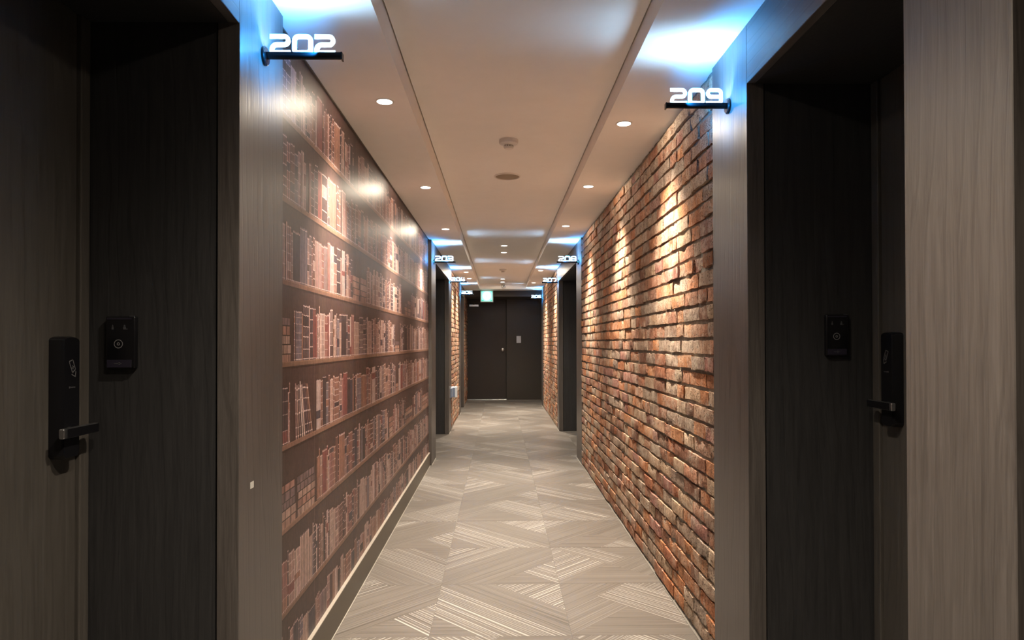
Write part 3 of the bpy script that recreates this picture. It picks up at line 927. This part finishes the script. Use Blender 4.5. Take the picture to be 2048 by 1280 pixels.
def room_sign(num, side, y, z, label):
    """side -1: fixed to the wallpaper side, arm points to +x"""
    x = XL if side < 0 else XR
    s = -side                                     # direction of the arm
    root = empty('room_sign', (x, y, z)); tag(root, label, 'sign', 'lit room number signs')
    LEN = 0.226
    MB().lathe((0, 0, 0), [(0.0275, 0.0), (0.0275, s * 0.006), (0.024, s * 0.009), (0.012, s * 0.009)], 28, 'x').obj('flange', M['armmetal'], root, smooth=True)
    # open channel profile in (y,z), extruded along x
    prof = []
    R = 0.0105; top = 0.0085; sw = 0.0066; sd = -0.0020
    for i in range(9):
        a = math.pi + math.pi * i / 8
        prof.append((R * math.cos(a), R * 0.9 * math.sin(a)))
    prof += [(R, top), (sw, top), (sw, sd), (-sw, sd), (-sw, top), (-R, top)]
    m = MB(); k = len(prof)
    for xx in (s * 0.006, s * LEN):
        m.v += [(xx, a, b) for a, b in prof]
    for i in range(k):
        j = (i + 1) % k; m.f.append((i, j, k + j, k + i)); m.c.append(None)
    m.f += [tuple(range(k))[::-1], tuple(range(k, 2 * k))]; m.c += [None, None]
    arm = m.obj('arm', M['armmetal'], root, smooth=True)
    MB().box(*sorted((s * LEN, s * (LEN + 0.005))), -0.0112, 0.0112, -0.0120, 0.0100).obj('end_cap', M['armmetal'], arm, bevel=0.001, seg=1)
    MB().box(*sorted((s * 0.014, s * (LEN - 0.008))), -0.0058, 0.0058, sd, sd + 0.0012).obj('led_strip', M['led'], arm)
    ld = bpy.data.lights.new('led_light', 'AREA'); ld.shape = 'RECTANGLE'; ld.size = LEN - 0.03; ld.size_y = 0.010
    ld.energy = P_LED; ld.color = C_LED
    lo = bpy.data.objects.new('led_light', ld); lo.location = (s * LEN * 0.5, 0, sd + 0.0022); lo.rotation_euler = (math.pi, 0, 0)
    link(lo, root)
    for yy in (-0.0145, 0.0145):                  # added spots either side of the digits, turned wallwards to blue the jamb
        gl = bpy.data.lights.new('added_jamb_glow', 'SPOT'); gl.energy = P_GLOW * 0.5; gl.color = C_GLOW; gl.shadow_soft_size = 0.008
        gl.spot_size = math.radians(165); gl.spot_blend = 0.8
        go = bpy.data.objects.new('added_jamb_glow', gl); go.location = (s * LEN * 0.70, yy, 0.012); go.rotation_euler = (0, s * math.radians(90 + 20), 0)
        link(go, root)
    # digits stand in the slot
    H = 0.0610; W = 0.0605; gap = 0.0052
    tot = 3 * W + 2 * gap
    x0 = (0.0165 if side < 0 else -(LEN - 0.013))
    for i, ch in enumerate(num):
        m = MB()
        ox = x0 + i * (W + gap)
        for pts, rad, closed in GLYPH[ch]:
            P = fillet([Vector(p) for p in pts], rad, closed)
            ribbon(m, P, closed, ST / 2, lambda p: (ox + p.x * W, 0.004 + p.y * H), 0.0022)
        m.obj('digit', M['digit'], root)
    return root

room_sign('202', -1, 1.962, 2.089, 'lit room number 202 on an arm by the book wallpaper')
room_sign('203', -1, 6.975, 2.090, 'lit room number 203 on an arm past the wallpaper')
room_sign('204', -1, 9.30, 2.094, 'lit room number 204 on an arm before the left brick')
room_sign('205', -1, 11.78, 2.098, 'lit room number 205 on an arm past the left brick')
room_sign('209', 1, 2.388, 2.100, 'lit room number 209 on an arm by the brick wall')
room_sign('208', 1, 6.985, 2.090, 'lit room number 208 on an arm past the brick wall')
room_sign('207', 1, 9.454, 2.098, 'lit room number 207 on an arm before the far brick')
room_sign('206', 1, 12.968, 2.106, 'lit room number 206 on an arm near the end wall')

# ------------------------------------------------------------------ recessed downlights
def beam(ld, size):
    """reflector lamp: strong soft-edged core and a weak wide spill"""
    ld.use_nodes = True
    t = ld.node_tree; e = t.nodes['Emission']
    tc = t.nodes.new('ShaderNodeTexCoord'); sx = t.nodes.new('ShaderNodeSeparateXYZ')
    t.links.new(tc.outputs['Normal'], sx.inputs[0])
    ab = t.nodes.new('ShaderNodeMath'); ab.operation = 'ABSOLUTE'; t.links.new(sx.outputs[2], ab.inputs[0])
    mr = t.nodes.new('ShaderNodeMapRange'); mr.interpolation_type = 'SMOOTHSTEP'
    mr.inputs['From Min'].default_value = math.cos(math.radians(size * 0.5)); mr.inputs['From Max'].default_value = 1.0
    t.links.new(ab.outputs[0], mr.inputs['Value'])
    pw = t.nodes.new('ShaderNodeMath'); pw.operation = 'POWER'; t.links.new(mr.outputs[0], pw.inputs[0]); pw.inputs[1].default_value = 2.0
    ad = t.nodes.new('ShaderNodeMath'); ad.operation = 'ADD'; t.links.new(pw.outputs[0], ad.inputs[0]); ad.inputs[1].default_value = SPILL
    t.links.new(ad.outputs[0], e.inputs['Strength'])

def downlight(x, y, z, power, label, group, r=0.033, size=90, tilt=0.0):
    root = empty('ceiling_light', (x, y, z)); tag(root, label, 'ceiling light', group)
    MB().lathe((0, 0, 0), [(r + 0.007, 0.0), (r + 0.007, -0.0015), (r + 0.003, -0.0035), (r, -0.0030), (r - 0.001, 0.0)], 28, 'z').obj('trim_ring', M['white'], root, smooth=True)
    MB().lathe((0, 0, -0.0034), [(r - 0.001, 0.003), (r - 0.001, 0.0), (r * 0.5, -0.0006)], 28, 'z').obj('lens', M['lens'], root, smooth=True)
    sp = bpy.data.lights.new('lamp', 'SPOT'); sp.energy = power; sp.color = C_WARM
    sp.spot_size = math.radians(176); sp.spot_blend = 0.05; sp.shadow_soft_size = 0.028
    beam(sp, size)
    so = bpy.data.objects.new('lamp', sp); so.location = (0, 0, -0.0075); so.rotation_euler = (0, math.radians(tilt), 0)
    link(so, root)
    return root
G1 = 'downlights in the lowered ceiling strips'
left_l = [(2.885, 'downlight above the near end of the book wallpaper'), (4.48, 'downlight above the middle of the book wallpaper'), (6.124, 'downlight above the far end of the book wallpaper'),
          (9.88, 'nearer of two downlights above the left brick'), (10.875, 'farther of two downlights above the left brick')]
for y, lab in left_l: downlight(-0.498, y, ZSL, P_SPOT, lab, G1, tilt=5)
right_l = [(3.231, 'downlight nearest the 209 sign above the brick wall'), (4.541, 'downlight above the middle of the brick wall'), (6.089, 'downlight above the far end of the brick wall'),
           (9.877, 'downlight above the far brick behind the 207 sign'), (11.89, 'downlight above the far brick by the end wall')]
for y, lab in right_l: downlight(0.609, y, ZSR, P_SPOT, lab, G1, tilt=-5)
G2 = 'paired downlights in the raised ceiling'
for y, lab in ((7.863, 'nearer of the raised ceiling pair between 203 and 208'), (8.454, 'farther of the raised ceiling pair between 203 and 208'),
               (12.008, 'raised ceiling downlight behind the far smoke detector'), (12.60, 'raised ceiling downlight just above the security camera')):
    downlight(0.054, y, ZT, P_TRAY, lab, G2, 0.036, 146)
for y, lab in ((0.55, 'raised ceiling downlight overhead of the viewer'), (1.15, 'raised ceiling downlight just ahead of the viewer')):
    downlight(0.054, y, ZT, P_TRAY, lab, G2, 0.036, 146)

# ------------------------------------------------------------------ small ceiling fittings
def smoke_detector(y, label):
    root = empty('smoke_detector', (0.052, y, ZT)); tag(root, label, 'smoke detector', 'smoke detectors on the raised ceiling')
    MB().lathe((0, 0, 0), [(0.0545, 0.0), (0.0545, -0.016), (0.051, -0.022), (0.030, -0.030), (0.0275, -0.031)], 36, 'z').obj('base', M['white'], root, smooth=True)
    ch = MB().lathe((0, 0, 0), [(0.019, -0.028), (0.019, -0.040)], 24, 'z').obj('sensing_chamber', M['black'], root)
    for i in range(12):
        a = 2 * math.pi * i / 12
        c, s_ = math.cos(a), math.sin(a)
        m = MB().box(0.021, 0.0285, -0.0032, 0.0032, -0.039, -0.030)
        m.v = [(x * c - yy * s_, x * s_ + yy * c, z) for x, yy, z in m.v]
        m.obj('fin', M['white'], ch)
    MB().lathe((0, 0, 0), [(0.0285, -0.0385), (0.0285, -0.043), (0.022, -0.0495), (0.012, -0.051)], 28, 'z').obj('cap', M['white'], root, smooth=True)
smoke_detector(3.76, 'round white smoke detector in front of the ceiling speaker')
smoke_detector(10.39, 'far white smoke detector beyond the paired downlights')
sp = empty('ceiling_speaker', (0.054, 4.57, ZT)); tag(sp, 'round ceiling speaker with brown mesh grille', 'speaker')
MB().lathe((0, 0, 0), [(0.0915, 0.0), (0.0915, -0.004), (0.088, -0.0085), (0.083, -0.0085), (0.082, -0.004), (0.082, 0.0)], 48, 'z').obj('rim', M['white'], sp, smooth=True)
MB().lathe((0, 0, 0), [(0.082, -0.0035), (0.060, -0.0060), (0.02, -0.0075)], 48, 'z').obj('grille', M['grille'], sp, smooth=True)

cc = empty('security_camera', (0.075, 13.0, 2.352)); tag(cc, 'small white dome security camera above the end door', 'camera')
MB().lathe((0, 0, 0), [(0.045, 0.0), (0.045, -0.018), (0.040, -0.022)], 28, 'y').obj('mount', M['white'], cc, smooth=True)
m = MB(); prof = [(0.046 * math.sin(a), -0.05 - 0.046 * math.cos(a)) for a in [math.pi * (1 - i / 12) for i in range(13)]]
prof = [(max(r, 0.001), h) for r, h in prof]
m.lathe((0, 0, -0.004), prof, 28, 'y'); m.obj('ball', M['white'], cc, smooth=True)
MB().lathe((0.004, 0, -0.006), [(0.019, -0.088), (0.019, -0.0985), (0.012, -0.1)], 20, 'y').obj('lens', M['black'], cc, smooth=True)

# exit sign hanging from the soffit in front of the dark beam
ex = empty('exit_sign', (-0.258, 13.36, ZSL)); tag(ex, 'green and white lit exit sign with running figure', 'sign')
MB().box(-0.130, 0.130, -0.03, 0.03, -0.238, -0.008).obj('case', M['exitframe'], ex, bevel=0.004)
MB().box(-0.10, 0.10, -0.02, 0.02, -0.008, -0.0005).obj('bracket', M['white'], ex)
MB().box(-0.112, 0.112, -0.0325, -0.029, -0.222, -0.018).obj('lit_panel', M['exitmint'], ex)
m = MB(); m.poly([(0.084 * math.cos(2 * math.pi * i / 16) * (1.0), -0.0329, -0.112 + 0.088 * math.sin(2 * math.pi * i / 16)) for i in range(16)]); m.obj('white_glare_field', M['exitwhite'], ex)  # white background of the pictogram, rounded to paint its blown-out bright centre
# pictogram: green corners, door and running figure
m = MB()
def xz(pts, y=-0.0332): m.poly([(a, y, b) for a, b in pts])
xz([(-.108, -.218), (-.045, -.218), (-.075, -.196), (-.108, -.190)]); xz([(.108, -.218), (.108, -.188), (.070, -.202), (.060, -.218)])
xz([(-.108, -.022), (-.108, -.045), (-.085, -.030), (-.075, -.022)]); xz([(.108, -.022), (.075, -.022), (.092, -.034), (.108, -.05)])
m.obj('green_corners', M['exitgreen'], ex)['kind'] = 'stuff'
m = MB(); mg = plain('exit_figure_pale', (0.4, 0.8, 0.7), 0.4, emit=(0.42, 0.95, 0.80), es=1.1, var=0)
cx, cz = 0.005, -0.075
xz([(cx + .016 * math.cos(2 * math.pi * i / 12), cz + .016 * math.sin(2 * math.pi * i / 12)) for i in range(12)])
xz([(-.020, -.098), (.012, -.094), (.004, -.140), (-.022, -.138)])
xz([(.008, -.098), (.040, -.120), (.036, -.128), (.004, -.112)]); xz([(-.016, -.100), (-.045, -.112), (-.052, -.138), (-.042, -.138), (-.036, -.118), (-.014, -.112)])
xz([(.004, -.136), (.032, -.162), (.024, -.196), (.014, -.196), (.020, -.166), (-.010, -.142)]); xz([(-.022, -.136), (-.006, -.140), (-.028, -.176), (-.058, -.180), (-.058, -.170), (-.034, -.166)])
m.obj('running_figure', mg, ex)

# white box with a bluish side on the far left brick, cable down the jamb
bx_ = empty('wall_box', (-0.69, 9.52, 0.462)); tag(bx_, 'small white wall box with cable low on the left brick', 'wall box')
MB().box(-0.004, 0.078, -0.03, 0.10, 0.0, 0.150).obj('body', M['whitebox'], bx_, bevel=0.006)
MB().box(0.012, 0.052, -0.0345, -0.0290, 0.008, 0.138).obj('side_panel', M['bluebox'], bx_, bevel=0.002)
MB().box(-0.002, 0.022, -0.20, -0.03, 0.012, 0.140).obj('bracket', M['bluebox'], bx_, bevel=0.002)
m = MB(); pz = [(0.0, 0.01), (0.008, -0.08), (0.002, -0.18), (0.010, -0.30), (0.004, -0.44)]
for a, b in zip(pz[:-1], pz[1:]):
    p, q = Vector((a[0] + 0.006, -0.02, a[1])), Vector((b[0] + 0.006, -0.02, b[1])); m.cyl(p, q - p, 0.0035, 0.0035, (q - p).length, 8)
m.obj('cable', M['caulk'], bx_)

# unlit round fittings in the ceilings of the double recesses
for (x, ys, zh, side, lab) in ((-0.90, (8.0, 8.35), 2.104, -1, 'wallpaper'), (1.05, (8.0, 8.4), 2.112, 1, 'brick')):
    for i, y in enumerate(ys):
        rt = empty('recess_fitting', (x, y, zh)); tag(rt, ('nearer' if i == 0 else 'farther') + ' dark round fitting in the recess ceiling on the ' + lab + ' side', 'ceiling fitting', 'dark fittings in the recess ceilings')
        MB().lathe((0, 0, 0), [(0.05, 0.001), (0.05, -0.004), (0.044, -0.008), (0.034, -0.006)], 24, 'z').obj('ring', M['mark'], rt, smooth=True)
        MB().lathe((0, 0, 0), [(0.034, -0.001), (0.034, -0.0065), (0.02, -0.009)], 24, 'z').obj('lens', M['black'], rt, smooth=True)
